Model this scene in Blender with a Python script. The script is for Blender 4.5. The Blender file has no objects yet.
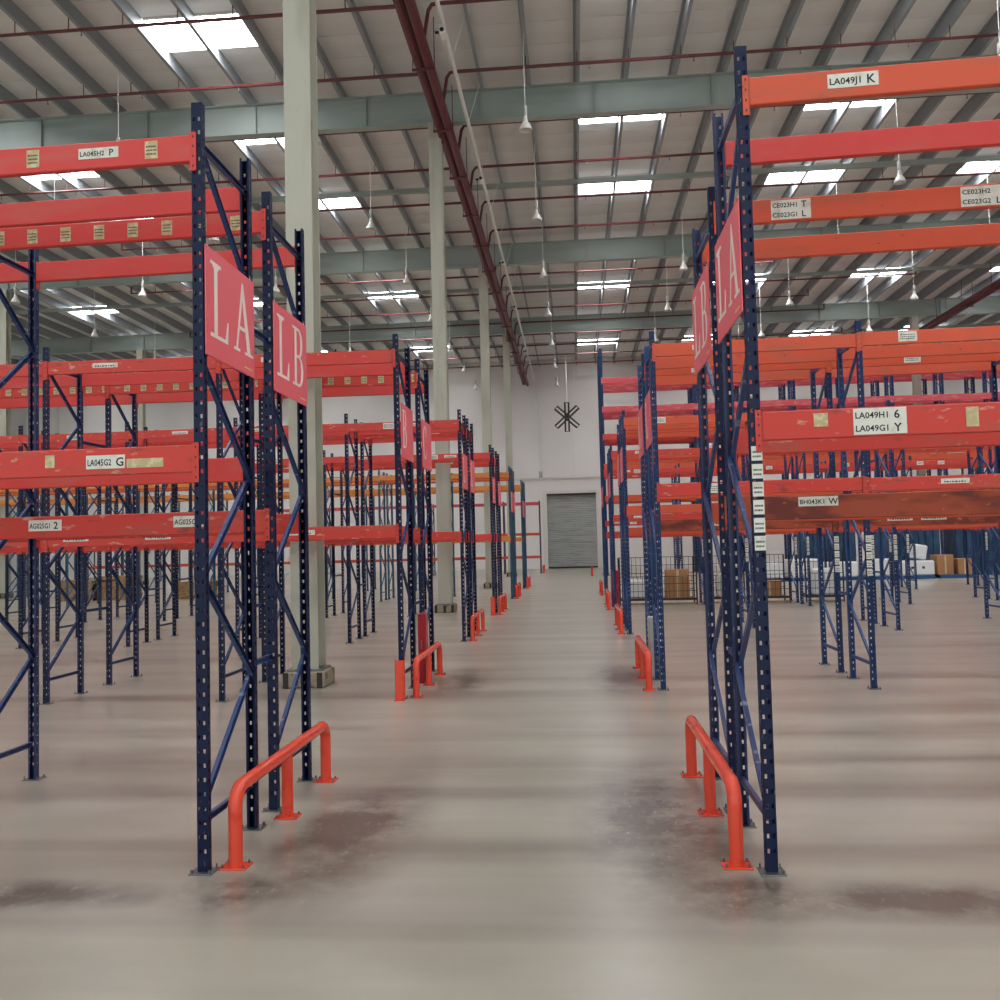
import bpy, bmesh, math, random
from mathutils import Vector, Matrix
random.seed(7)
sc = bpy.context.scene
C = sc.collection

# ------------------------------------------------------------------ camera
F, PITCH, YAW, ROLL, EYE = 911.08, .0486, .0818, .0249, 1.7
def ray(u, v):
    a = (u-500)/F; b = (500-v)/F
    cr, sr = math.cos(ROLL), math.sin(ROLL); x = a*cr+b*sr; w = -a*sr+b*cr
    cp, sp = math.cos(PITCH), math.sin(PITCH); y = cp-w*sp; z = sp+w*cp
    cy, sy = math.cos(YAW), math.sin(YAW)
    return Vector((x*cy-y*sy, x*sy+y*cy, z))
def at_z(u, v, z=0):
    d = ray(u, v); return Vector((0, 0, EYE))+d*((z-EYE)/d.z)
def at_y(u, v, y):
    d = ray(u, v); return Vector((0, 0, EYE))+d*(y/d.y)
fw = ray(500, 500).normalized(); rt = (ray(600, 500)-ray(500, 500)).normalized(); up = rt.cross(fw)
cam = bpy.data.objects.new('camera', bpy.data.cameras.new('camera')); C.objects.link(cam)
M = Matrix.Identity(4)
for i in range(3):
    M[i][0] = rt[i]; M[i][1] = up[i]; M[i][2] = -fw[i]
M[2][3] = EYE
cam.matrix_world = M
cam.data.sensor_width = 36; cam.data.lens = F/1000*36; cam.data.clip_end = 300
sc.camera = cam

# ------------------------------------------------------------------ light and exposure
SKY_STRENGTH, SKYLIGHT = 1.7, 26.0
wd = bpy.data.worlds.new('overcast_sky'); sc.world = wd; wd.use_nodes = True
bg = wd.node_tree.nodes['Background']; bg.inputs[0].default_value = (.90, .98, 1, 1); bg.inputs[1].default_value = SKY_STRENGTH
vs = sc.view_settings
vs.view_transform = 'Standard'; vs.look = 'None'; vs.gamma = 1; vs.use_curve_mapping = False; vs.exposure = -0.55

# ------------------------------------------------------------------ materials
def lin(c):
    return tuple((x/255/12.92 if x/255 <= .04045 else ((x/255+.055)/1.055)**2.4) for x in c)+(1,)
def mat(name, col, rough=.5, metal=0, spec=.5, noise=None, emit=0, coords='Object'):
    """noise = (second colour, scale (x,y,z), low, high, detail): wear mixed over the paint"""
    m = bpy.data.materials.new(name); m.use_nodes = True; nt = m.node_tree; b = nt.nodes['Principled BSDF']
    b.inputs['Base Color'].default_value = lin(col); b.inputs['Roughness'].default_value = rough
    b.inputs['Metallic'].default_value = metal; b.inputs['Specular IOR Level'].default_value = spec
    if emit:
        b.inputs['Emission Color'].default_value = lin(col); b.inputs['Emission Strength'].default_value = emit
    last = None
    for (c2, s, lo, hi, det) in (noise or []):
        tc = nt.nodes.new('ShaderNodeTexCoord'); mp = nt.nodes.new('ShaderNodeMapping'); mp.inputs['Scale'].default_value = s
        oi = nt.nodes.new('ShaderNodeObjectInfo'); ad = nt.nodes.new('ShaderNodeVectorMath'); ad.operation = 'ADD'
        ml = nt.nodes.new('ShaderNodeMath'); ml.operation = 'MULTIPLY'; ml.inputs[1].default_value = 40
        nt.links.new(oi.outputs['Random'], ml.inputs[0]); nt.links.new(tc.outputs[coords], ad.inputs[0])
        if coords == 'Object': nt.links.new(ml.outputs[0], ad.inputs[1])
        nz = nt.nodes.new('ShaderNodeTexNoise'); nz.inputs['Detail'].default_value = det; nz.inputs['Scale'].default_value = 1
        mr = nt.nodes.new('ShaderNodeMapRange'); mr.inputs[1].default_value = lo; mr.inputs[2].default_value = hi
        mx = nt.nodes.new('ShaderNodeMix'); mx.data_type = 'RGBA'
        nt.links.new(ad.outputs[0], mp.inputs[0]); nt.links.new(mp.outputs[0], nz.inputs['Vector'])
        nt.links.new(nz.outputs[0], mr.inputs[0]); nt.links.new(mr.outputs[0], mx.inputs[0])
        if last: nt.links.new(last, mx.inputs[6])
        else: mx.inputs[6].default_value = lin(col)
        mx.inputs[7].default_value = lin(c2); last = mx.outputs[2]
    if last: nt.links.new(last, b.inputs['Base Color'])
    return m
MT = {}
MT['navy'] = mat('navy_paint', (24, 38, 82), .38, noise=[((40, 52, 88), (9, 9, 3), .55, .8, 4), ((110, 112, 120), (40, 40, 12), .68, .74, 3)])
MT['blue'] = mat('mid_blue_paint', (32, 66, 118), .4, noise=[((66, 92, 128), (9, 9, 3), .55, .8, 4)])
MT['teal'] = mat('teal_blue_paint', (52, 104, 134), .4, noise=[((90, 130, 150), (9, 9, 3), .6, .8, 4)])
MT['brace'] = mat('brace_blue_paint', (38, 58, 104), .35, noise=[((120, 130, 150), (6, 20, 20), .62, .72, 3)])
MT['red'] = mat('beam_red_paint', (206, 58, 46), .5, noise=[((188, 74, 58), (2, 20, 9), .52, .7, 5), ((206, 150, 128), (9, 30, 22), .62, .72, 5), ((120, 60, 48), (5, 20, 14), .62, .75, 5)])
MT['coral'] = mat('beam_coral_paint', (214, 62, 56), .5, noise=[((204, 84, 74), (2, 10, 8), .5, .75, 4)])
MT['orange'] = mat('beam_orange_paint', (214, 82, 48), .5, noise=[((190, 88, 60), (2, 10, 8), .5, .7, 5), ((120, 60, 44), (10, 20, 22), .68, .74, 4)])
MT['rust'] = mat('beam_rusty_paint', (168, 72, 42), .6, noise=[((112, 44, 30), (3, 12, 9), .45, .6, 6), ((186, 120, 80), (12, 20, 24), .66, .72, 4)])
MT['yellow'] = mat('beam_amber_paint', (216, 136, 62), .5, noise=[((190, 110, 60), (2, 10, 8), .5, .7, 4)])
MT['pinkred'] = mat('beam_pink_red_paint', (206, 76, 84), .5, noise=[((220, 120, 120), (2, 10, 8), .5, .7, 4)])
MT['guard'] = mat('guard_orange_paint', (228, 74, 50), .2, noise=[((206, 52, 30), (8, 8, 8), .55, .75, 4), ((70, 40, 34), (40, 40, 30), .72, .75, 3)])
MT['steel'] = mat('galvanised_steel', (120, 122, 124), .4, .8)
MT['sign'] = mat('sign_pink_board', (236, 100, 110), .5)
MT['white'] = mat('white_plastic', (232, 230, 224), .45)
MT['letter'] = mat('letter_cream', (240, 224, 214), .5)
MT['paper'] = mat('label_paper', (224, 222, 210), .6, noise=[((196, 192, 176), (14, 14, 14), .5, .7, 3)])
MT['sticker'] = mat('sticker_tan', (190, 172, 128), .6, noise=[((214, 200, 160), (30, 30, 30), .45, .6, 3)])
MT['ink'] = mat('ink_black', (24, 24, 26), .6)
MT['goldtext'] = mat('gold_print', (232, 196, 110), .5)
MT['column'] = mat('column_green_grey', (182, 180, 164), .5, noise=[((166, 162, 144), (3, 3, .6), .5, .7, 4), ((160, 140, 120), (6, 6, 2), .68, .76, 4)])
MT['rafter'] = mat('rafter_green_grey', (158, 168, 162), .5, noise=[((144, 154, 148), (.4, 2, 2), .5, .7, 3)])
MT['purlin'] = mat('purlin_grey', (150, 156, 160), .5)
MT['roof'] = mat('roof_sheet_off_white', (236, 236, 232), .6, noise=[((224, 222, 216), (.5, 1, 1), .45, .7, 4)], coords='Generated')
MT['joint'] = mat('roof_joint_dark', (120, 114, 110), .8)
MT['pipe'] = mat('pipe_maroon', (104, 44, 48), .5, noise=[((82, 40, 42), (.5, 8, 8), .5, .7, 3)])
MT['cable'] = mat('conduit_white', (236, 236, 230), .4)
MT['lamp'] = mat('lamp_shade_pale', (214, 210, 202), .3)
MT['black'] = mat('black_rubber', (24, 24, 26), .5)
MT['dark'] = mat('dark_metal', (48, 44, 42), .5)
MT['wall'] = mat('wall_pale_grey', (234, 230, 226), .7, noise=[((224, 218, 214), (.3, .3, .12), .4, .7, 4)])
MT['trim'] = mat('trim_white', (222, 216, 210), .6)
MT['slat'] = mat('shutter_grey', (168, 170, 166), .4, .2, noise=[((150, 154, 152), (1, 1, 3), .45, .65, 4)])
MT['plinth'] = mat('plinth_concrete', (150, 140, 118), .8, noise=[((112, 100, 84), (7, 7, 5), .5, .6, 4)])
MT['hazard'] = mat('hazard_black', (50, 44, 38), .7)
MT['crimson'] = mat('cabinet_crimson', (158, 26, 40), .35)
MT['grey'] = mat('cabinet_grey', (176, 176, 172), .5)
MT['wood'] = mat('pallet_wood', (168, 138, 98), .8, noise=[((132, 104, 74), (9, 3, 9), .45, .65, 4)])
MT['bluepl'] = mat('pallet_blue', (30, 84, 140), .5)
MT['wrap'] = mat('stretch_wrap_white', (226, 228, 228), .25)
MT['carton'] = mat('carton_brown', (170, 124, 84), .8)
MT['tarp'] = mat('tarpaulin_blue', (24, 56, 88), .5, noise=[((40, 84, 112), (3, 3, 2), .45, .65, 4)])
MT['skylight'] = mat('skylight_sheet', (250, 252, 255), .5, emit=SKYLIGHT)

# floor: polished concrete with cross-aisle bands, and traffic dirt by the rack ends
def floor_mat():
    m = bpy.data.materials.new('polished_concrete'); m.use_nodes = True; nt = m.node_tree; N = nt.nodes; L = nt.links
    b = N['Principled BSDF']; tc = N.new('ShaderNodeTexCoord')
    def noise(scale, detail=5, lo=.4, hi=.65, rot=0, rough=.55, off=(0, 0, 0)):
        mp = N.new('ShaderNodeMapping'); mp.inputs['Scale'].default_value = scale; mp.inputs['Rotation'].default_value = (0, 0, rot); mp.inputs['Location'].default_value = off
        nz = N.new('ShaderNodeTexNoise'); nz.inputs['Scale'].default_value = 1; nz.inputs['Detail'].default_value = detail; nz.inputs['Roughness'].default_value = rough
        mr = N.new('ShaderNodeMapRange'); mr.inputs[1].default_value = lo; mr.inputs[2].default_value = hi
        L.new(tc.outputs['Object'], mp.inputs[0]); L.new(mp.outputs[0], nz.inputs['Vector']); L.new(nz.outputs[0], mr.inputs[0]); return mr.outputs[0]
    def mix(a, col, fac, k=1.0):
        f = N.new('ShaderNodeMath'); f.operation = 'MULTIPLY'; f.inputs[1].default_value = k; L.new(fac, f.inputs[0])
        x = N.new('ShaderNodeMix'); x.data_type = 'RGBA'; L.new(f.outputs[0], x.inputs[0])
        if isinstance(a, tuple): x.inputs[6].default_value = lin(a)
        else: L.new(a, x.inputs[6])
        x.inputs[7].default_value = lin(col); return x.outputs[2]
    def math_(op, a, bb):
        x = N.new('ShaderNodeMath'); x.operation = op
        for i, v in enumerate((a, bb)):
            if isinstance(v, (int, float)): x.inputs[i].default_value = v
            else: L.new(v, x.inputs[i])
        return x.outputs[0]
    c = mix((174, 168, 152), (152, 145, 130), noise((.35, .35, 1), 6, .3, .7), .8)
    c = mix(c, (122, 110, 100), noise((.06, 1.5, 1), 3, .42, .7), .85)          # darker bands stretched along the cross aisles
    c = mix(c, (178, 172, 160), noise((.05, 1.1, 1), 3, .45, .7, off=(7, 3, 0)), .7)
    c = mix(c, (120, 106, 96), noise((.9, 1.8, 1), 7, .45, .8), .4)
    # dirt worn in where trucks turn past the rack ends
    sx = N.new('ShaderNodeSeparateXYZ'); L.new(tc.outputs['Object'], sx.inputs[0])
    def blob(cx, cy, rx, ry):
        dx = math_('DIVIDE', math_('SUBTRACT', sx.outputs[0], cx), rx); dy = math_('DIVIDE', math_('SUBTRACT', sx.outputs[1], cy), ry)
        r = math_('SQRT', math_('ADD', math_('MULTIPLY', dx, dx), math_('MULTIPLY', dy, dy)), 0)
        mr = N.new('ShaderNodeMapRange'); mr.inputs[1].default_value = 1.15; mr.inputs[2].default_value = .25; L.new(r, mr.inputs[0]); return mr.outputs[0]
    d = noise((2.4, 2.4, 1), 6, .30, .66, rough=.7)
    tot = None
    for bl in ((.48, 5.7, .52, 1.5), (1.6, 4.45, 1.0, .25), (-1.4, 5.5, .45, 1.3), (-2.9, 4.45, .9, .22), (-1.75, 4.5, .35, .3), (.5, 11.6, .4, 1.5), (-1.5, 11.4, .4, 1.3), (.75, 4.5, .4, .35)):
        v = blob(*bl); tot = v if tot is None else math_('MAXIMUM', tot, v)
    c = mix(c, (72, 58, 48), math_('MINIMUM', math_('MULTIPLY', math_('MULTIPLY', tot, d), 1.7), 1), .85)
    c = mix(c, (214, 206, 194), math_('MULTIPLY', tot, noise((26, 12, 1), 4, .60, .72)), .35)
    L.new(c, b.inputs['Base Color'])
    b.inputs['Roughness'].default_value = .28
    b.inputs['Specular IOR Level'].default_value = .85
    return m
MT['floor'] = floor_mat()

# ------------------------------------------------------------------ mesh helpers
class MB:
    def __init__(s): s.v = []; s.f = []; s.m = []
    def add(s, vs, fs, mi=0):
        o = len(s.v); s.v += [tuple(v) for v in vs]; s.f += [tuple(i+o for i in f) for f in fs]; s.m += [mi]*len(fs); return s
    def box(s, a, b, mi=0):
        (x0, y0, z0), (x1, y1, z1) = a, b
        return s.add([(x0, y0, z0), (x1, y0, z0), (x1, y1, z0), (x0, y1, z0), (x0, y0, z1), (x1, y0, z1), (x1, y1, z1), (x0, y1, z1)],
                     [(3, 2, 1, 0), (4, 5, 6, 7), (0, 1, 5, 4), (1, 2, 6, 5), (2, 3, 7, 6), (3, 0, 4, 7)], mi)
    def cbox(s, a, b, c=.004, mi=0):
        """box with chamfered edges along every side"""
        bm = bmesh.new(); bmesh.ops.create_cube(bm, size=1)
        for v in bm.verts:
            v.co = Vector([(a[i]+b[i])/2+v.co[i]*(b[i]-a[i]) for i in range(3)])
        bmesh.ops.bevel(bm, geom=bm.edges[:], offset=c, segments=1, affect='EDGES')
        bm.verts.index_update(); s.add([v.co for v in bm.verts], [[v.index for v in f.verts] for f in bm.faces], mi); bm.free(); return s
    def prism(s, prof, p0, p1, side, upv, mi=0, cap=True):
        """profile (a,b) swept from p0 to p1; a along side, b along upv"""
        p0, p1, side, upv = map(Vector, (p0, p1, side, upv)); n = len(prof)
        vs = [p+side*a+upv*b for p in (p0, p1) for a, b in prof]
        fs = [(i, (i+1) % n, n+(i+1) % n, n+i) for i in range(n)]
        if cap: fs += [tuple(range(n))[::-1], tuple(range(n, 2*n))]
        return s.add(vs, fs, mi)
    def tube(s, pts, r, n=8, mi=0, cap=True):
        pts = [Vector(p) for p in pts]; rings = []; ref = None
        for i, p in enumerate(pts):
            t = ((pts[min(i+1, len(pts)-1)]-p).normalized()+(p-pts[max(i-1, 0)]).normalized()).normalized()
            if ref is None: ref = Vector((0, 0, 1)) if abs(t.z) < .9 else Vector((1, 0, 0))
            a = t.cross(ref).normalized(); bb = a.cross(t).normalized(); ref = bb
            rings.append([p+(a*math.cos(2*math.pi*k/n)+bb*math.sin(2*math.pi*k/n))*r for k in range(n)])
        vs = [v for rg in rings for v in rg]; fs = []
        for i in range(len(pts)-1):
            for k in range(n): fs.append((i*n+k, i*n+(k+1) % n, (i+1)*n+(k+1) % n, (i+1)*n+k))
        if cap: fs += [tuple(range(n))[::-1], tuple(range((len(pts)-1)*n, len(pts)*n))]
        return s.add(vs, fs, mi)
    def lathe(s, prof, n=16, mi=0, c=(0, 0, 0)):
        vs = [(c[0]+r*math.cos(2*math.pi*k/n), c[1]+r*math.sin(2*math.pi*k/n), c[2]+z) for r, z in prof for k in range(n)]
        fs = [(i*n+k, i*n+(k+1) % n, (i+1)*n+(k+1) % n, (i+1)*n+k) for i in range(len(prof)-1) for k in range(n)]
        return s.add(vs, fs, mi)
    def mesh(s, name, mats, smooth=False):
        me = bpy.data.meshes.new(name); me.from_pydata(s.v, [], s.f)
        for m in (mats if isinstance(mats, (list, tuple)) else [mats]): me.materials.append(MT[m])
        me.polygons.foreach_set('material_index', s.m)
        bm = bmesh.new(); bm.from_mesh(me); bmesh.ops.recalc_face_normals(bm, faces=bm.faces[:]); bm.to_mesh(me); bm.free()
        if smooth:
            me.polygons.foreach_set('use_smooth', [True]*len(me.polygons))
            try: me.set_sharp_from_angle(angle=.6)
            except Exception: pass
        me.update(); return me
def obj(name, me, parent=None, loc=(0, 0, 0), rot=(0, 0, 0), **props):
    o = bpy.data.objects.new(name, me); C.objects.link(o); o.location = loc; o.rotation_euler = rot
    if parent: o.parent = parent
    for k, v in props.items(): o[k] = v
    return o
def thing(name, label, cat, loc=(0, 0, 0), group=None, rot=(0, 0, 0)):
    o = obj(name, None, None, loc, rot, label=label, category=cat); o.empty_display_size = .1
    if group: o['group'] = group
    return o
_txt = {}
def text_geo(t):
    """sans lettering as flat polygons, height about .7"""
    if t not in _txt:
        cu = bpy.data.curves.new('t', 'FONT'); cu.body = t; cu.resolution_u = 2; cu.offset = .018
        o = bpy.data.objects.new('t', cu); C.objects.link(o); bpy.context.view_layer.update()
        dg = bpy.context.evaluated_depsgraph_get(); me = o.evaluated_get(dg).to_mesh()
        _txt[t] = ([(v.co.x, v.co.y) for v in me.vertices], [tuple(p.vertices) for p in me.polygons])
        o.evaluated_get(dg).to_mesh_clear(); bpy.data.objects.remove(o); bpy.data.curves.remove(cu)
    return _txt[t]
def put_text(mb, t, x, z, h, y, width=None, mi=1):
    """lettering in the plane y, facing -y, baseline at (x, z), cap height h"""
    vs, fs = text_geo(t); k = h/.7; kx = k
    if width: kx = width/max(v[0] for v in vs)
    mb.add([(x+a*kx, y, z+b*k) for a, b in vs], fs, mi)

# ------------------------------------------------------------------ setting
ZR, X0, X1, Y0, Y1 = 14.06, -42., 36., -9., 61.
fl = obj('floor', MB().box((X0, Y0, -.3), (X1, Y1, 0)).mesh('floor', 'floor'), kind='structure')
ceil = obj('ceiling', MB().box((X0, Y0, ZR), (X1, Y1, ZR+.1)).mesh('ceiling', 'joint'), kind='structure')
panel = MB().cbox((X0, .008, ZR-.03), (X1, .992, ZR), .006).mesh('roof_panel', 'roof')
for i in range(int(Y1-Y0)): obj('roof_panel', panel, ceil, (0, Y0+i, 0))
PX = .36
zp = ZR-.03
pur = MB().prism([(-.075, 0), (.008, 0), (.008, -.40), (.075, -.40), (.075, -.42), (-.008, -.42), (-.008, -.02), (-.075, -.02)], (0, Y0, zp), (0, Y1, zp), (1, 0, 0), (0, 0, 1)).mesh('purlin', 'purlin')
for k in range(-33, 29): obj('purlin', pur, ceil, (PX+1.25*k, 0, 0))
RY = [-.7, 11.25, 23.3, 35.67, 47.6]
raf = MB()
raf.box((X0, -.008, 12.80), (X1, .008, 13.60)); raf.box((X0, -.13, 13.60), (X1, .13, 13.62)); raf.box((X0, -.13, 12.78), (X1, .13, 12.80))
for k in range(26): raf.box((X0+3*k+.8, -.11, 12.80), (X0+3*k+.812, .11, 13.60))
raf = raf.mesh('rafter', 'rafter')
for y in RY: obj('rafter', raf, ceil, (0, y, 0))
strut = MB().prism([(-.07, -.07), (.07, -.07), (.07, .07), (-.07, .07)], (X0, 0, 13.52), (X1, 0, 13.52), (0, 1, 0), (0, 0, 1)).mesh('roof_strut', 'rafter')
for y in (17.3, 29.5, 41.6, 53.7): obj('roof_strut', strut, ceil, (0, y, 0))
w = MB().box((X0-.3, Y1, 0), (X1+.3, Y1+.3, ZR+.1))
back = obj('wall_back', w.mesh('wall_back', 'wall'), kind='structure')
for k in range(13): obj('wall_panel', MB().cbox((X0+6*k+.015, Y1-.04, 6.1), (X0+6*k+5.985, Y1, ZR), .01).mesh('wall_panel', 'wall'), back)
obj('wall_left', MB().box((X0-.3, Y0, 0), (X0, Y1, ZR+.1)).mesh('wall_left', 'wall'), kind='structure')
obj('wall_right', MB().box((X1, Y0, 0), (X1+.3, Y1, ZR+.1)).mesh('wall_right', 'wall'), kind='structure')
obj('trim_1', MB().cbox((X0, Y1-.10, 5.98), (X1, Y1, 6.08), .01).mesh('trim_1', 'trim'), kind='structure')
# roller shutter door
DX0, DX1, DZ = -1.86, 1.42, 4.88
door = obj('door_1', MB().box((DX0-.28, Y1-.16, 0), (DX0, Y1, DZ+.3)).box((DX1, Y1-.16, 0), (DX1+.28, Y1, DZ+.3)).box((DX0, Y1-.16, DZ), (DX1, Y1, DZ+.3)).mesh('door_1', 'trim'), kind='structure')
sl = MB().prism([(0, 0), (-.02, .012), (-.035, .045), (-.035, .075), (-.02, .108), (0, .118)], (DX0, Y1-.02, 0), (DX1, Y1-.02, 0), (0, 1, 0), (0, 0, 1)).mesh('shutter_slat', 'slat')
for k in range(40): obj('shutter_slat', sl, door, (0, 0, .1+.119*k))
obj('bottom_rail', MB().cbox((DX0, Y1-.1, .004), (DX1, Y1-.02, .1), .01).mesh('bottom_rail', 'dark'), door)
obj('shutter_box', MB().cbox((DX0, Y1-.3, DZ-.02), (DX1, Y1-.165, DZ+.10), .02).mesh('shutter_box', 'dark'), door)
# skylights
SKX = [-33.39, -24.64, -17.14, -9.64, .36, 6.61, 12.86, 19.11, 27.86]
SKY = [-4.6, 1.2, 7.2, 13.2, 19.75, 25.0, 30.45, 37.4, 42.8, 49.1, 55.1]
pane = MB().cbox((.045, 0, ZR-.075), (1.205, 1.35, ZR-.035), .008).mesh('skylight_pane', 'skylight')
skf = MB()
for (a, b) in (((.04, -.05), (2.46, -.005)), ((.04, 1.355), (2.46, 1.40))): skf.box((a[0], a[1], ZR-.085), (b[0], b[1], ZR-.03))
skf = skf.mesh('skylight_frame', 'trim'); n = 0
for y in SKY:
    for x in SKX:
        n += 1; yy = y-1.4 if (y == 19.75 and x > 0) else (y+1.6 if (y == 25.0 and x < -12) else y)
        o = obj('window_%d' % n, skf, None, (x, yy, 0), kind='structure')
        obj('pane', pane, o); obj('pane', pane, o, (1.25, 0, 0))
# steel columns on plinths
def column(x, y, label, h=12.78):
    sh = .17; t = obj('column', None, None, (x, y, 0), label=label, category='column', kind='structure')
    m = MB().box((-sh, -sh, .06), (sh, -sh+.018, h)).box((-sh, sh-.018, .06), (sh, sh, h)).box((-.006, -sh+.018, .06), (.006, sh-.018, h))
    obj('shaft', m.mesh('column_shaft', 'column'), t)
    obj('plinth', MB().cbox((-.26, -.26, 0), (.26, .26, .20), .02).mesh('plinth', 'plinth'), t)
    for s in (-.255, -.03, .17): obj('hazard_band', MB().box((s, -.263, .0), (s+.07, -.258, .19)).mesh('hazard_band', 'hazard'), t)
    obj('base_plate', MB().cbox((-.22, -.22, .20), (.22, .22, .225), .004).mesh('base_plate', 'steel'), t)
for x, side in ((-3.37, 'just left of the aisle'), (-23.4, 'far to the left'), (17.5, 'far to the right')):
    for y, nm in ((11.25, 'nearest'), (23.3, 'second'), (35.67, 'third'), (47.6, 'farthest')):
        if side != 'just left of the aisle' and y < 30: continue
        column(x, y, '%s green-grey steel roof column in the line %s' % (nm, side))

# ------------------------------------------------------------------ pallet racks
W, S = .060, .045
def post_mesh(h):
    bm = bmesh.new()
    def sheet(P, us, zs, hole):
        g = {}
        def vv(i, j):
            if (i, j) not in g: g[i, j] = bm.verts.new(P(us[i], zs[j]))
            return g[i, j]
        for i in range(len(us)-1):
            for j in range(len(zs)-1):
                if not hole(i, j): bm.faces.new((vv(i, j), vv(i+1, j), vv(i+1, j+1), vv(i, j+1)))
    zs = [0]; z = .10
    while z < h-.05: zs += [z, z+.022]; z += .075
    zs.append(h)
    sheet(lambda u, z: (u, 0, z), [-W/2, -.0205, -.0085, .0085, .0205, W/2], zs, lambda i, j: i in (1, 3) and j % 2 == 1)
    z2 = [0]; z = .12
    while z < h-.05: z2 += [z, z+.016]; z += .05
    z2.append(h)
    for sx in (-1, 1):
        sheet(lambda u, z: (sx*W/2, u, z) if sx > 0 else (sx*W/2, S-u, z), [0, .017, .028, S], z2, lambda i, j: i == 1 and j % 2 == 1)
        sheet(lambda u, z: (sx*(W/2-u), S, z) if sx > 0 else (sx*(W/2-.014+u), S, z), [0, .014], [0, h], lambda i, j: False)
    bmesh.ops.solidify(bm, geom=bm.faces[:], thickness=.0022)
    me = bpy.data.meshes.new('post'); bm.to_mesh(me); bm.free(); return me
_posts = {}
def post_data(h, m):
    if (h, m) not in _posts:
        me = next((v.copy() for (hh, mm), v in _posts.items() if hh == h), None) or post_mesh(h)
        me.materials.clear(); me.materials.append(MT[m]); _posts[h, m] = me
    return _posts[h, m]
fp = MB().cbox((-.065, -.045, 0), (.065, .075, .006), .002)
for bx in (-.05, .05): fp.lathe([(0, .024), (.008, .024), (.008, .006)], 6, c=(bx, -.03, 0)); fp.lathe([(0, .03), (.005, .03), (.005, .006)], 6, c=(bx, .06, 0))
FOOT = fp.mesh('foot_plate', 'steel')
UCH = [(-.018, -.012), (.018, -.012), (.018, .012), (.0155, .012), (.0155, -.0095), (-.0155, -.0095), (-.0155, .012), (-.018, .012)]
_br = {}
def brace_data(dy, dz, m):
    k = (round(dy, 3), round(dz, 3), m)
    if k not in _br:
        d = Vector((0, dy, dz)).normalized(); _br[k] = MB().prism(UCH, (0, 0, 0), (0, dy, dz), (0, -d.z, d.y), (1, 0, 0)).mesh('brace', m)
    return _br[k]
BH_, BT = .15, .042
_bm = {}
def beam_data(ln, m, h=BH_, conn=False):
    k = (round(ln, 3), m, h, conn)
    if k not in _bm:
        c = .005; pr = [(0, c), (c, 0), (BT-c, 0), (BT, c), (BT, h-c), (BT-c, h), (c, h), (0, h-c)]
        mb = MB().prism(pr, (0, 0, 0), (ln, 0, 0), (0, 1, 0), (0, 0, 1))
        if conn:
            for a in (-.03, ln-.004): mb.box((a, -.005, -.05), (a+.034, BT, h+.01))
        _bm[k] = mb.mesh('beam', m)
    return _bm[k]
CONN = {}
def conn_data(m):
    if m not in CONN:
        mb = MB().box((-.034, -.006, -.055), (.002, -.002, .16)).box((-.002, -.006, -.055), (.002, .042, .16))
        for z in (-.035, .02, .075, .13): mb.box((-.021, -.0075, z), (-.013, -.006, z+.012), 1)
        CONN[m] = mb.mesh('connector', [m, 'dark'])
    return CONN[m]
def label_card(lines, w, h, bold=None, base='paper', bars=0):
    """printed card facing -y, lower left corner at the origin"""
    mb = MB().box((0, -.002, 0), (w, 0, h)); n_ = len(lines)
    for i, (t, b) in enumerate(lines):
        z = h*(1-(i+1)/n_)+h/n_*.24
        put_text(mb, t, w*.03, z, h/n_*.46, -.0026, w*.62)
        if b: put_text(mb, b, w*.76, z-h/n_*.06, h/n_*.62, -.0026)
    for i in range(bars):
        z0, z1 = h*(.22+.62*i/bars), h*(.22+.62*(i+.42)/bars); x = w*.10; q = 0
        while x < w*.84:
            dx = w*(.05, .08, .04, .07, .1)[(q+i*2) % 5]; mb.box((x, -.0026, z0), (min(x+dx, w*.88), -.002, z1), 1); x += dx+w*.035; q += 1
    return mb.mesh('label', [base, 'ink'])
SMALL = label_card([], .30, .055, bars=1); SMALL2 = label_card([], .2, .11, bars=3); STICK = label_card([], .075, .10, base='sticker', bars=3)
POSTLAB = label_card([], .056, .075, bars=2)
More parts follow.
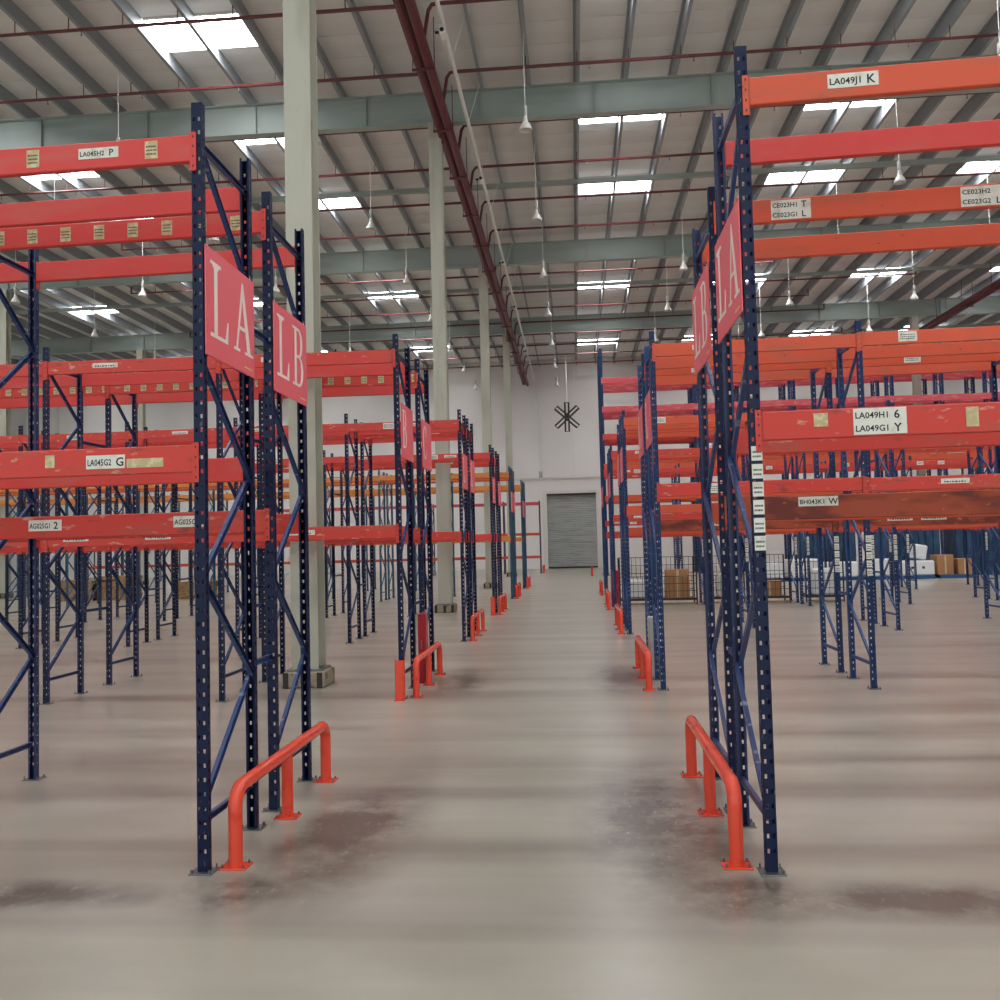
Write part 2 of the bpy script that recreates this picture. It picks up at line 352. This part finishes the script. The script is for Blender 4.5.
def rack(side, nb, bay, y0, dep, h, levels, pm, label, group, labels=(), spacer=None, near=True, braces=True, seed=0, zt0=.33, xs=None, heavy=False, sk=0.):
    """levels: list of (top height, front paint, rear paint); side -1 left, +1 right"""
    rnd = random.Random(seed); x0 = xs or (-2.02 if side < 0 else .945); bh = .30 if heavy else BH_
    t = thing('pallet_rack', label, 'pallet rack', (x0, y0, 0), group)
    fr = []
    for i in range(nb+1):
        x = side*bay*i
        ys = -sk*x
        pf = obj('post', post_data(h, pm), t, (x, ys, 0)); pr = obj('post', post_data(h, pm), t, (x, ys+dep+S, 0), (0, 0, math.pi))
        
        if heavy: pf.scale = pr.scale = (3, 2, 1)
        obj('foot_plate', FOOT, pf); obj('foot_plate', FOOT, pr); fr.append((pf, pr))
        a, b = ys+S*.55, ys+dep+S*.45; run = b-a; nz = max(2, int(round((h-.6)/.59))); st = (h-.25-zt0)/nz; z = zt0
        bm_ = 'brace' if pm == 'navy' else pm
        obj('brace', brace_data(run, 0, bm_), t, (x, a, .27)); obj('brace', brace_data(run, 0, bm_), t, (x, a, h-.22))
        for k in range(nz):
            obj('brace', brace_data(run if k % 2 == 0 else -run, st, bm_), t, (x+(.012 if k % 2 else -.012), a if k % 2 == 0 else b, z)); z += st
    for i in range(nb):
        for li, (zt, mf, mr) in enumerate(levels):
            xa = min(side*bay*i, side*bay*(i+1))+W/2+.003; ln = bay-W-.006
            for rear in (0, 1):
                m = mr if rear else mf
                if m is None: continue
                dz = 0 if near and i == 0 else rnd.uniform(-.012, .012)
                if not rear: b = obj('beam', beam_data(ln, m, bh, conn=not near), t, (xa, -.003-sk*xa, zt-bh+dz), (0, 0, -math.atan(sk)))
                else: b = obj('beam', beam_data(ln, m, bh, conn=not near), t, (xa+ln, dep+S+.003-sk*(xa+ln), zt-bh+dz), (0, 0, math.pi-math.atan(sk)))
                if near:
                    obj('connector', conn_data(m), b, (0, 0, 0)); c = obj('connector', conn_data(m), b, (ln, 0, 0)); c.scale.x = -1
                fx = [q for q in labels if q[0] == (i, li, rear)]
                for _, me, lx, lz in fx:
                    if rear: obj('label', me, b, (ln-lx, BT+.0005, lz))
                    else: obj('label', me, b, (lx, -.0005, lz))
                if not fx and not rear and y0 > 8 and y0 < 33:
                    for q in range(rnd.choice((1, 1, 2))):
                        me = rnd.choice((SMALL, SMALL, SMALL2)); obj('label', me, b, (rnd.uniform(.15, .9)+q*.55, -.0005, .06 if me is SMALL else .025))
    if spacer:
        for i in range(nb+1):
            for z in (1.0, 3.1): obj('row_spacer', MB().prism(UCH, (0, 0, 0), (0, spacer, 0), (0, 0, 1), (1, 0, 0)).mesh('row_spacer', 'blue'), t, (side*bay*i, dep+S-sk*side*bay*i, z))
    return t, fr
LA, LB, RB = 2.15, 2.06, 2.365
T = lambda *l, w=.3, h=.06: label_card(list(l), w, h)
labL1 = [((0, 0, 0), T(('LA045H2', 'P'), w=.235), LA-W-.66, .055), ((0, 0, 0), STICK, LA-W-.97, .03), ((0, 0, 0), STICK, LA-W-.27, .03),
         ((0, 1, 0), T(('LA045G2', 'G'), w=.225, h=.075), LA-W-.62, .035), ((0, 1, 0), label_card([], .21, .05, base='sticker'), LA-W-.385, .035),
         ((0, 1, 0), label_card([], .055, .07, base='sticker'), LA-W-.86, .05)]
# left side: (first row, second row) of every double rack
rack(-1, 2, LA, 4.77, .73, 4.18, [(4.0, 'coral', 'coral'), (2.282, 'red', 'coral')], 'navy', 'nearest pallet rack row left of the aisle, navy posts, carrying the LA sign', 'pallet racks left of the aisle',
     labL1, .39-S, seed=1, sk=.03)
labL2 = [((0, 0, 0), STICK, LA-W-.22-.245*k, .025) for k in range(8)] + [((0, 1, 0), T(('AG025G1', '2'), w=.24, h=.075), LA-W-1.68, .05), ((0, 1, 0), T(('AG025G', ''), w=.24, h=.075), LA-W-.64, .05),
        ((0, 1, 1), SMALL, 1.0, .02), ((0, 1, 1), SMALL, .35, .02)]
rack(-1, 2, LA, 5.90, .73, 4.12, [(3.99, 'coral', 'coral'), (1.968, 'red', 'red')], 'navy', 'pallet rack row left of the aisle carrying the LB sign, right behind the LA row', 'pallet racks left of the aisle', labL2, seed=2, sk=.03)
NTH = ['nearest', 'second', 'third', 'fourth', 'fifth', 'sixth', 'seventh']
labP2 = [((i, 0, 0), STICK, .2+.22*k, .03) for i in range(4) for k in range(9)]
LP = [(10.17, 4, 'navy', 'red', 'coral', 1.42), (16.1, 5, 'navy', 'red', 'coral', 1.2), (22.0, 7, 'navy', 'coral', 'red', 1.62), (28.3, 9, 'teal', 'yellow', 'orange', 1.2), (34.6, 11, 'teal', 'yellow', 'yellow', 1.37), (51.8, 13, 'navy', 'pinkred', 'pinkred', 1.2)]
for k, (y, nb, pm, mf, mr, off) in enumerate(LP):
    for r in (0, 1):
        lv = [(3.95, mf, mr), (1.95 if k else (1.95, 1.93)[r], mf, mr)]
        if k == 5: lv = [(4.05, 'pinkred', 'pinkred'), (2.3, 'orange', None), (1.0, 'orange', 'pinkred')]
        if k == 5 and r: continue
        rack(-1, nb, LB, y+off*r, .73, 4.13, lv, pm, '%s row of the %s double rack left of the aisle, counted from the camera' % (('front', 'rear')[r], NTH[k+1]),
             'pallet racks left of the aisle', labP2 if (k == 0 and r) else (), (off-.73-S-.002) if (r == 0 and k < 3) else None, near=k < 1, seed=10+2*k+r, sk=-.025 if k == 0 else 0, xs=-1.99 if k == 0 else None)
# right side
labR1 = [((0, 0, 0), T(('LA049J1', 'K'), w=.255, h=.075), .40, .05), ((0, 1, 0), T(('LA049H1', '6'), ('LA049G1', 'Y'), w=.26, h=.135), .455, .01),
         ((0, 1, 0), label_card([], .07, .07, base='sticker'), .26, .06), ((0, 1, 0), label_card([], .06, .1, base='sticker'), 1.0, .03), ((0, 1, 0), label_card([], .055, .09, base='sticker'), 1.24, .045)]
_, frR = rack(1, 1, RB, 4.80, .76, 4.305, [(4.13, 'orange', 'coral'), (2.353, 'red', 'red')], 'navy', 'nearest pallet rack row right of the aisle, with the LA sign and six post labels', 'pallet racks right of the aisle', labR1, .31-S-.002, seed=31, sk=.05)
for k in range(6): obj('label', POSTLAB, frR[0][0], (-.026, -.003, 1.635+.093*k))
labR2 = [((0, 0, 0), T(('CE023H1', 'T'), ('CE023G1', 'L'), w=.245, h=.125), .325, .012), ((0, 0, 0), T(('CE023H2', ''), ('CE023G2', 'L'), w=.27, h=.125), 1.47, .012),
         ((0, 1, 0), T(('BH043K1', 'W'), w=.24, h=.06), .42, .08), ((0, 1, 0), label_card([], .05, .11), 1.66, .02), ((0, 1, 1), SMALL, .5, .03), ((0, 1, 1), SMALL, 1.5, .03)]
rack(1, 2, RB, 5.87, .77, 3.97, [(3.86, 'orange', 'orange'), (1.96, 'rust', 'orange')], 'navy', 'pallet rack row right of the aisle with the LB sign and rusty beams', 'pallet racks right of the aisle', labR2, seed=32, sk=.05)
for k, (y, nb, pm, mf, mr) in enumerate([(10.56, 3, 'blue', 'orange', 'orange'), (16.9, 4, 'blue', 'orange', 'orange'), (23.0, 5, 'blue', 'red', 'orange'), (29.1, 6, 'blue', 'red', 'red')]):
    for r in (0, 1):
        _, f2 = rack(1, nb, RB if k else 2.30, y+1.25*r, .76, 4.12, [(3.97, mf, mr), ((2.35, 1.96)[r], ('red', 'rust')[r] if k == 0 else mf, mr)], pm, '%s row of the %s double rack right of the aisle, counted from the camera' % (('front', 'rear')[r], NTH[k+1]),
             'pallet racks right of the aisle', (), (.49-S-.002) if (r == 0 and k < 3) else None, near=k < 1, seed=50+2*k+r, sk=(.04, .02, .01, 0)[k])
        if k < 3:
            for i in range(1, nb+1):
                for q in range(5): obj('label', POSTLAB, f2[i][0], (-.026, -.003, 1.25+.093*q))
for r in (0, 1):
    rack(1, 9, RB, 45.9+2.1*r, .8, 11.45, [(9.95, 'pinkred', 'pinkred'), (8.5, 'pinkred', 'pinkred'), (7.1, 'red', 'red'), (5.6, 'orange', 'orange'), (4.0, 'orange', 'orange'), (2.2, 'red', 'red')], 'blue',
         '%s row of the very tall blue rack at the far right end of the hall' % ('front', 'rear')[r], 'pallet racks right of the aisle', near=False, seed=70+r, xs=1.5, heavy=True)

# ------------------------------------------------------------------ row signs
def letter(ch):
    P = []
    q = lambda *p: P.append(list(p))
    def arc(cx, cy, rx, ry, a0, a1, tk, thin, n_=14):
        for i in range(n_):
            a, b = math.radians(a0+(a1-a0)*i/n_), math.radians(a0+(a1-a0)*(i+1)/n_)
            f = lambda t: thin+(tk-thin)*abs(math.cos(t))
            q((cx+rx*math.cos(a), cy+ry*math.sin(a)), (cx+rx*math.cos(b), cy+ry*math.sin(b)), (cx+(rx-f(b))*math.cos(b), cy+(ry-thin)*math.sin(b)), (cx+(rx-f(a))*math.cos(a), cy+(ry-thin)*math.sin(a)))
    if ch == 'L':
        q((.14, .04), (.26, .04), (.26, .96), (.14, .96)); q((0, .955), (.40, .955), (.40, 1), (0, 1)); q((0, 0), (.66, 0), (.66, .05), (0, .05)); q((.60, .05), (.66, .05), (.68, .30), (.65, .30), (.56, .05)); q((.14, .90), (.26, .90), (.34, .96), (.06, .96))
    elif ch == 'A':
        q((.09, .03), (.15, .03), (.40, .88), (.35, 1.0)); q((.35, 1.0), (.40, 1.0), (.72, .03), (.57, .03), (.36, .80)); q((.22, .32), (.52, .32), (.50, .37), (.235, .37)); q((0, 0), (.25, 0), (.25, .04), (0, .04)); q((.46, 0), (.82, 0), (.82, .04), (.46, .04))
    elif ch == 'B':
        q((.12, .03), (.24, .03), (.24, .97), (.12, .97)); q((0, .955), (.36, .955), (.36, 1), (0, 1)); q((0, 0), (.36, 0), (.36, .045), (0, .045)); q((.24, .49), (.36, .49), (.36, .535), (.24, .535))
        arc(.36, .7475, .25, .2525, 90, -90, .12, .045); arc(.36, .2675, .29, .2675, 90, -90, .13, .045)
    elif ch == 'C':
        arc(.38, .5, .38, .5, 50, 310, .13, .045, 24); q((.58, .72), (.64, .68), (.64, .98), (.60, .98)); q((.59, .14), (.64, .12), (.65, .30), (.62, .30))
    return P
def sign(x, y0, y1, z0, z1, text, label, facing, far=False):
    """board in the y-z plane, seen from the aisle; facing +1 = toward +x"""
    t = thing('row_sign', label, 'sign', (x, y0, z0), 'pink row signs on the rack ends'); wd_, ht = y1-y0, z1-z0
    obj('board', MB().cbox((-.004, 0, 0), (.004, wd_, ht), .002).mesh('board', 'sign'), t)
    lw = wd_*.40
    for i, ch in enumerate(text):
        mb = MB()
        for pi, p in enumerate(letter(ch)):
            hw = .70*ht; vs = []
            for a, b in p:
                u = .08*wd_+(i*.46*wd_)+a*lw/.75*.95
                if facing < 0: u = wd_-u
                vs.append((facing*(.0055+.0002*(pi % 5)), u, ht*.19+b*hw))
            nn = len(vs); vs += [(facing*.004, v[1], v[2]) for v in vs]
            mb.add(vs, [tuple(range(nn)), tuple(range(nn, 2*nn))]+[(k, (k+1) % nn, nn+(k+1) % nn, nn+k) for k in range(nn)])
        obj('letter', mb.mesh('letter', 'letter'), t)
    if not far:
        u0, u1 = (.76, .94) if facing > 0 else (.06, .24)
        obj('small_print', MB().box((facing*.004, wd_*u0, ht*.06), (facing*.0052, wd_*u1, ht*.074)).mesh('small_print', 'goldtext'), t)
        for u in (.06, .94):
            obj('cable_tie', MB().tube([(0, wd_*u, ht-.02), (-facing*.008, wd_*u, ht+.03), (-facing*.004, wd_*u, ht+.005)], .003, 6).mesh('cable_tie', 'white'), t)
    return t
sign(-1.978, 4.77, 5.52, 2.775, 3.385, 'LA', 'pink LA sign on the nearest rack left of the aisle', 1)
sign(-1.978, 5.90, 6.64, 2.765, 3.372, 'LB', 'pink LB sign on the rack left of the aisle, behind the LA sign', 1)
sign(.903, 4.80, 5.60, 2.885, 3.49, 'LA', 'pink LA sign on the nearest rack right of the aisle', -1)
sign(.903, 5.90, 6.70, 2.885, 3.49, 'LB', 'pink LB sign on the rack right of the aisle, beyond the LA sign', -1)
for k, (y, off) in enumerate([(q[0], q[5]) for q in LP[:5]]):
    for r in (0, 1):
        sign(-1.944 if k == 0 else -1.978, y+off*r+.03, y+off*r+.77, 2.72, 3.35, ('B', 'C')[r] if k == 0 else 'L', 'pink sign on the %s row of the %s double rack left of the aisle' % (('front', 'rear')[r], NTH[k+1]), 1, k > 0)
for k, y in enumerate((10.56, 16.9, 23.0, 29.1)):
    for r in (0, 1):
        sign(.903, y+1.25*r+.02, y+1.25*r+.78, 2.82, 3.45, 'L', 'pink sign on the %s row of the %s double rack right of the aisle' % (('front', 'rear')[r], NTH[k+1]), -1, True)

# ------------------------------------------------------------------ guard rails
def guard(x, y, ln, label, h=.45, r=.038):
    t = thing('guard_rail', label, 'guard rail', (x, y, 0), 'orange guard rails at the rack ends')
    R_ = .10; pts = [(0, 0, .008), (0, 0, h-r-R_)]
    pts += [(0, R_-R_*math.cos(a), h-r-R_+R_*math.sin(a)) for a in [math.pi/2*i/6 for i in range(1, 7)]]
    pts += [(0, ln-R_+R_*math.sin(a), h-r-R_+R_*math.cos(a)) for a in [math.pi/2*i/6 for i in range(0, 7)]] + [(0, ln, .008)]
    obj('bent_tube', MB().tube(pts, r, 16).mesh('bent_tube', 'guard', True), t)
    obj('middle_post', MB().tube([(0, ln/2, .008), (0, ln/2, h-r*1.6)], r*.95, 16).mesh('middle_post', 'guard', True), t)
    for yy in (0, ln/2, ln):
        p = obj('base_plate', MB().cbox((-.075, -.06, 0), (.075, .06, .009), .002).mesh('base_plate', 'guard'), t, (0, yy, 0))
        for a in (-.058, .058):
            for b in (-.043, .043): obj('bolt', MB().lathe([(0, .026), (.005, .026), (.005, .016), (.009, .016), (.009, .009)], 6, c=(a, b, 0)).mesh('bolt', 'steel'), p)
for k, y in enumerate((4.86, 10.25, 16.2, 22.05, 28.35, 34.65, 51.8)):
    guard(-1.84 if k == 1 else -1.875, y, 1.78, '%s orange tube guard rail along the left side of the aisle' % NTH[k])
for k, y in enumerate((4.90, 10.55, 16.9, 23.0, 29.2, 45.9)):
    guard(.785, y, 1.84, '%s orange tube guard rail along the right side of the aisle' % NTH[k])
def protector(x, y, label):
    t = thing('post_protector', label, 'post protector', (x, y, 0), 'orange post protectors')
    m = MB().prism([(-.055, .02), (-.055, -.01), (-.04, -.045), (.04, -.045), (.055, -.01), (.055, .02), (.049, .02), (.049, -.007), (.037, -.039), (-.037, -.039), (-.049, -.007), (-.049, .02)], (0, 0, .008), (0, 0, .44), (1, 0, 0), (0, 1, 0))
    obj('shield', m.mesh('shield', 'guard'), t); obj('base_plate', MB().box((-.055, -.09, 0), (.055, -.046, .008)).mesh('base_plate', 'guard'), t)
protector(-1.995, 10.10, 'orange post protector on the second double rack left of the aisle')
protector(-2.03, 21.93, 'orange post protector on the fourth double rack left of the aisle')

# fire cabinets and a grey box by the rack ends
def cabinet(x, y, w_, d_, h_, m, label, cat):
    t = thing('fire_cabinet' if m == 'crimson' else 'switch_cabinet', label, cat, (x, y, 0))
    obj('body', MB().cbox((-w_/2, -d_/2, 0), (w_/2, d_/2, h_), .01).mesh('body', m), t)
    obj('door', MB().cbox((-w_/2+.015, -d_/2-.012, .04), (w_/2-.015, -d_/2+.001, h_-.04), .004).mesh('door', m), t)
    obj('handle', MB().cbox((w_/2-.06, -d_/2-.03, h_*.5), (w_/2-.045, -d_/2-.01, h_*.62), .003).mesh('handle', 'steel'), t)
cabinet(-1.94, 11.36, .10, .2, .86, 'crimson', 'narrow crimson fire cabinet between the rows of the second double rack at left', 'cabinet')
cabinet(.99, 24.03, .2, .3, .95, 'crimson', 'crimson fire cabinet at the fourth double rack right of the aisle', 'cabinet')
cabinet(.93, 11.58, .12, .2, .75, 'grey', 'slim pale grey box at the second double rack right of the aisle', 'cabinet')

# ------------------------------------------------------------------ pipes, conduit, lamps, fan
def main_pipe(x, ys, ye, label):
    t = thing('sprinkler_main', label, 'pipe', (x, ys, 0), 'maroon sprinkler mains')
    for dx, z in ((-.12, 12.42), (.12, 12.34)):
        obj('pipe', MB().tube([(dx, 0, z), (dx, ye-ys, z)], .11, 10).mesh('pipe', 'pipe', True), t)
    for y in [RY[1]+2.18+i*3.02 for i in range(20)]:
        if ys+.5 < y < ye-2.2:
            obj('hanger', MB().tube([(-.24, y-ys, 12.24), (-.24, y-ys, 13.4)], .012, 6).tube([(.24, y-ys, 12.24), (.24, y-ys, 13.4)], .012, 6).box((-.26, y-ys-.02, 12.2), (.26, y-ys+.02, 12.25)).mesh('hanger', 'pipe'), t)
BY = [16.0+2.85*i for i in range(16)]
main_pipe(-3.05, 8, 60.6, 'maroon twin sprinkler main running along the column line left of the aisle')
main_pipe(18.5, 8, 60.6, 'maroon twin sprinkler main under the roof at the far right')
def branch(y, xa, xb, rise, label, grp):
    """rise: x of the riser from the main, the run goes on to xb"""
    t = thing('sprinkler_branch', label, 'pipe', (xa, y, 0), grp); d = 1 if xb > xa else -1; L_ = xb-xa
    m = MB().tube([(0, 0, 12.455 if d > 0 else 12.535), (0, 0, 12.6), (d*.10, 0, 13.18), (d*.18, 0, 13.3), (d*.28, 0, 13.32), (L_, 0, 13.32), (L_, 0, 13.6)], .042, 6)
    obj('pipe', m.mesh('pipe', 'pipe'), t)
    x = PX+1.25*round((xa+d*1.9-PX)/1.25); k = 0
    while abs(x-xa) < abs(L_)-.3:
        obj('hanger', MB().tube([(x-xa, 0, 13.32), (x-xa, 0, 13.66)], .012, 5).mesh('hanger', 'pipe'), t)
        if k % 2: obj('sprinkler_head', MB().lathe([(0, -.11), (.025, -.11), (.025, -.1), (.008, -.09), (.012, -.03), (.012, 0)], 6, c=(x-xa+.3, 0, 13.30)).mesh('sprinkler_head', 'steel'), t)
        x += d*1.25; k += 1
ORD = 'first second third fourth fifth sixth seventh eighth ninth tenth eleventh twelfth thirteenth fourteenth fifteenth last'.split()
lx = [-19.5, -14.0, -17.0, -20.5]
for i, y in enumerate(BY):
    branch(y, -2.93, (8.6, 15.5, 11.5, 13.0)[i % 4], 0, '%s thin maroon sprinkler branch from the camera, crossing right from the column-line main' % ORD[i], 'sprinkler branches right of the main')
    branch(y, -3.17, lx[i % 4], 0, '%s thin maroon sprinkler branch from the camera, crossing left from the column-line main' % ORD[i], 'sprinkler branches left of the main')
# conduit with cameras
t = thing('conduit', 'long white conduit under the roof, dropping down the back wall left of the door', 'conduit', (-2.45, 8, 0))
obj('tube', MB().tube([(0, 0, 12.55), (0, 52.75, 12.55), (.12, 52.85, 12.4), (.25, 52.88, 10.9), (.25, 52.88, 6.5)], .05, 8).mesh('tube', 'cable', True), t)
obj('junction_box', MB().cbox((.12, 52.75, 6.12), (.38, 52.93, 6.5), .02).mesh('junction_box', 'grey'), t)
for i in range(16):
    yc = 2.5+3.1*i; zc = 12.78 if min(abs(yc+8-q) for q in RY) < .25 else 13.6
    obj('clip', MB().tube([(0, yc, 12.6), (.31 if zc > 13 else 0, yc, zc)], .008, 5).mesh('clip', 'cable'), t)
for i, y in enumerate((18.3, 26.0, 34.0, 40.5, 50.0)):
    t = thing('security_camera', '%s white security camera hanging from the conduit over the aisle edge' % NTH[i], 'camera', (-2.45, y, 12.5), 'white cameras on the conduit')
    obj('stem', MB().tube([(0, 0, -.001), (0, 0, -.12)], .02, 8).mesh('stem', 'white'), t)
    obj('housing', MB().cbox((-.06, -.16, -.24), (.06, .14, -.11), .02).mesh('housing', 'white'), t)
    obj('hood', MB().cbox((-.075, -.21, -.112), (.075, .1, -.098), .004).mesh('hood', 'white'), t)
    obj('lens', MB().tube([(0, -.15, -.175), (0, -.175, -.175)], .045, 12).mesh('lens', 'black'), t)
    obj('side_lamp', MB().tube([(-.16, -.03, -.16), (-.10, -.02, -.15), (-.05, 0, -.14)], .03, 8).mesh('side_lamp', 'black'), t)
# pendant lamps
shade = MB().lathe([(.035, .34), (.045, .32), (.055, .24), (.075, .19), (.125, .11), (.155, .03), (.16, 0), (.15, .002), (.115, .10), (.065, .18), (.02, .2), (0, .2)], 20).mesh('shade', 'lamp', True)
cap = MB().lathe([(0, .60), (.03, .60), (.05, .57), (.055, .38), (.045, .345), (0, .34)], 12).mesh('ballast_cap', 'grey', True)
bulb = MB().lathe([(0, .04), (.03, .05), (.04, .08), (.03, .13), (.015, .2)], 10).mesh('bulb', 'white', True)
def lamp(x, y, z, label):
    t = thing('pendant_lamp', label, 'lamp', (x, y, z), 'bell pendant lamps')
    obj('shade', shade, t); obj('ballast_cap', cap, t); obj('bulb', bulb, t)
    obj('hanging_rod', MB().tube([(0, 0, .59), (0, 0, 13.61-z)], .009, 6).mesh('hanging_rod', 'cable'), t)
LX = [(-20.89, 'fourth line left of the aisle'), (-15.89, 'third line left of the aisle'), (-10.89, 'second line left of the aisle'), (-5.89, 'line behind the left columns'), (-.89, 'line above the aisle'), (4.11, 'first line right of the aisle'), (9.11, 'second line right of the aisle'), (14.11, 'third line right of the aisle')]
for j, (x, nm) in enumerate(LX):
    kk = 0
    for i, y in enumerate((20.75, 26.7, 32.5, 38.2, 44.0, 49.8, 55.6)):
        if j in (5,) and i in (0, 1): continue
        yy = y+(0, 0, .3, 0, 0, 0, -1.4, -1.2)[j]*(i < 3)
        lamp(x, yy, 11.3, '%s bell-shaped pendant lamp from the camera in the %s' % (('first', 'second', 'third', 'fourth', 'fifth', 'sixth', 'seventh')[kk], nm)); kk += 1
# hanging fan
FC = at_y(567, 417, 57.5)
t = thing('hanging_fan', 'black six-bladed fan hanging on a white rod before the back wall', 'fan', (FC.x, FC.y, FC.z))
obj('hub', MB().tube([(0, -.12, 0), (0, .14, 0)], .13, 16).mesh('hub', 'dark', True), t)
for k in range(6):
    a = math.radians((90, 138, 222, 270, 318, 42)[k]); ca, sa = math.cos(a), math.sin(a)
    mb = MB()
    for o_ in (-1, 1):
        mb.prism([(o_*.06, -.012), (o_*.17, .02), (o_*.17, .032), (o_*.06, .0)] , (ca*.10, 0, sa*.10), (ca*.93, 0, sa*.93), (-sa, 0, ca), (0, 1, 0))
    mb.prism([(-.17, 0), (.17, 0), (.17, .03), (-.17, .03)], (ca*.90, 0, sa*.90), (ca*.94, 0, sa*.94), (-sa, 0, ca), (0, 1, 0))
    obj('blade', mb.mesh('blade', 'dark'), t)
obj('motor', MB().cbox((-.16, .12, -.16), (.16, .42, .16), .03).mesh('motor', 'dark'), t)
obj('mount_bar', MB().cbox((-.89-FC.x-.05, .2, 13.56-FC.z), (.36-FC.x+.05, .34, 13.608-FC.z), .01).mesh('mount_bar', 'rafter'), t)
obj('drop_rod', MB().tube([(0, .27, .15), (0, .27, 13.57-FC.z)], .05, 8).mesh('drop_rod', 'cable', True), t)

# ------------------------------------------------------------------ goods far back
def pallet(x, y, z, m, label, grp=None, w_=1.2, d_=1.0):
    t = thing('pallet', label, 'pallet', (x, y, z), grp)
    for k in range(3): obj('bearer', MB().box((-w_/2, -.05+(k-1)*(d_/2-.05), 0), (w_/2, .05+(k-1)*(d_/2-.05), .10)).mesh('bearer', m), t)
    for k in range(7): obj('deck_board', MB().cbox((-w_/2+k*w_/7+.015, -d_/2, .10), (-w_/2+(k+1)*w_/7-.015, d_/2, .125), .004).mesh('deck_board', m), t)
    return t
def wrapped(x, y, z, w_, d_, h_, label, rot=0, grp=None, marks=True, m='wrap'):
    t = thing('wrapped_load' if m == 'wrap' else 'carton', label, 'load' if m == 'wrap' else 'carton', (x, y, z), grp, (0, rot, 0))
    obj('body', MB().cbox((-w_/2, -d_/2, 0), (w_/2, d_/2, h_), .05 if m == 'wrap' else .01).mesh('body', m, m == 'wrap'), t)
    if marks:
        for s in (-.16, .16): obj('hand_hole', MB().box((s*w_-.05, -d_/2-.004, h_*.45), (s*w_+.05, -d_/2+.002, h_*.45+.09)).mesh('hand_hole', 'dark'), t)
    elif m == 'carton': obj('tape', MB().box((-.03, -d_/2-.003, .02), (.03, -d_/2+.002, h_-.02)).mesh('tape', 'sticker'), t)
spots = [7.3, 8.7, 10.1, 11.5, 12.9, 14.3]
place = ('first', 'second', 'third', 'fourth', 'fifth', 'sixth')
for i, x in enumerate(spots):
    pallet(x, 36.3, 0, 'bluepl', 'blue pallet on the floor at far right, %s from the left in its row' % place[i], 'blue pallets at far right')
    if i != 5: wrapped(x, 36.3, .127, (1.15, 1.1, 1.2, 1.1, 1.25)[i], .95, (.62, .72, .58, .66, .56)[i], 'white wrapped load on the %s blue pallet from the left at far right' % place[i], grp='white loads at far right', marks=i in (4,))
wrapped(13.05, 36.3, .745, .5, .5, .55, 'small tilted white load on top of the fifth white load', .18, marks=False)
wrapped(14.0, 36.4, .127, .6, .7, .75, 'brown carton standing on the rightmost blue pallet', m='carton', marks=False)
wrapped(14.65, 36.2, .127, .5, .6, .6, 'smaller brown carton beside the tilted load on the rightmost pallet', m='carton', marks=False)
for i, (x, w_) in enumerate(((10.2, 2.2), (13.3, 2.6), (16.6, 2.8))):
    t = thing('tarp_stack', 'blue tarpaulin covered stack behind the white loads, %s from the left' % place[i], 'stack', (x, 38.6, 0), 'blue covered stacks')
    m = MB()
    n_ = 9
    for k in range(n_):
        a = -w_/2+w_*k/n_; m.cbox((a, -.6-.03*(k % 2), 0), (a+w_/n_*.98, .6, 2.35+.08*math.sin(k*1.7+i)), .03)
    obj('cover', m.mesh('cover', 'tarp'), t)
# wire cages under the fourth double rack right
def cage(x, y, label):
    t = thing('wire_cage', label, 'cage', (x, y, 0), 'wire cages under the racks'); w_, d_, h_ = .95, .6, 1.25
    fr_ = MB()
    for a in (-w_/2, w_/2):
        for b in (-d_/2, d_/2): fr_.tube([(a, b, .0), (a, b, h_)], .02, 6)
    obj('frame', fr_.mesh('frame', 'dark'), t)
    obj('deck', MB().cbox((-w_/2, -d_/2, .12), (w_/2, d_/2, .17), .008).mesh('deck', 'dark'), t)
    obj('bottom_rail', MB().box((-w_/2, -d_/2-.02, .02), (w_/2, -d_/2+.02, .06)).mesh('bottom_rail', 'wood'), t)
    for yy, hh, nr in ((d_/2, h_, 6), (-d_/2, h_*.6, 4)):
        m = MB()
        for k in range(9): xx = -w_/2+w_*k/8; m.tube([(xx, yy, .17), (xx, yy, hh)], .006, 4)
        for k in range(nr): z = .17+(hh-.17)*k/(nr-1); m.tube([(-w_/2, yy, z), (w_/2, yy, z)], .008, 4)
        obj('wire_panel', m.mesh('wire_panel', 'dark'), t)
for i, x in enumerate((1.6, 2.65, 3.98, 5.03, 6.4)):
    cage(x, 24.62, 'dark wire cage under the fourth double rack at right, %s from the aisle' % place[i])
    wrapped(x, 24.62, .172, .6, .4, (.5, .75, .6, .4, .7)[i], '%s filling the %s wire cage from the aisle' % (('pale wrapped goods', 'brown carton')[i % 2], place[i]), marks=False, m=('wrap', 'carton')[i % 2])
# pallet stacks far left
for i, (x, y) in enumerate(((-18.3, 32.6), (-16.9, 32.7), (-13.9, 32.5))):
    for k in range((6, 7, 5)[i]):
        pallet(x+random.uniform(-.03, .03), y, .126*k, 'wood', 'wooden pallet in the %s stack at far left, level %s from the floor' % (('left', 'middle', 'right')[i], ('one', 'two', 'three', 'four', 'five', 'six', 'seven')[k]), 'stacked wooden pallets at far left')
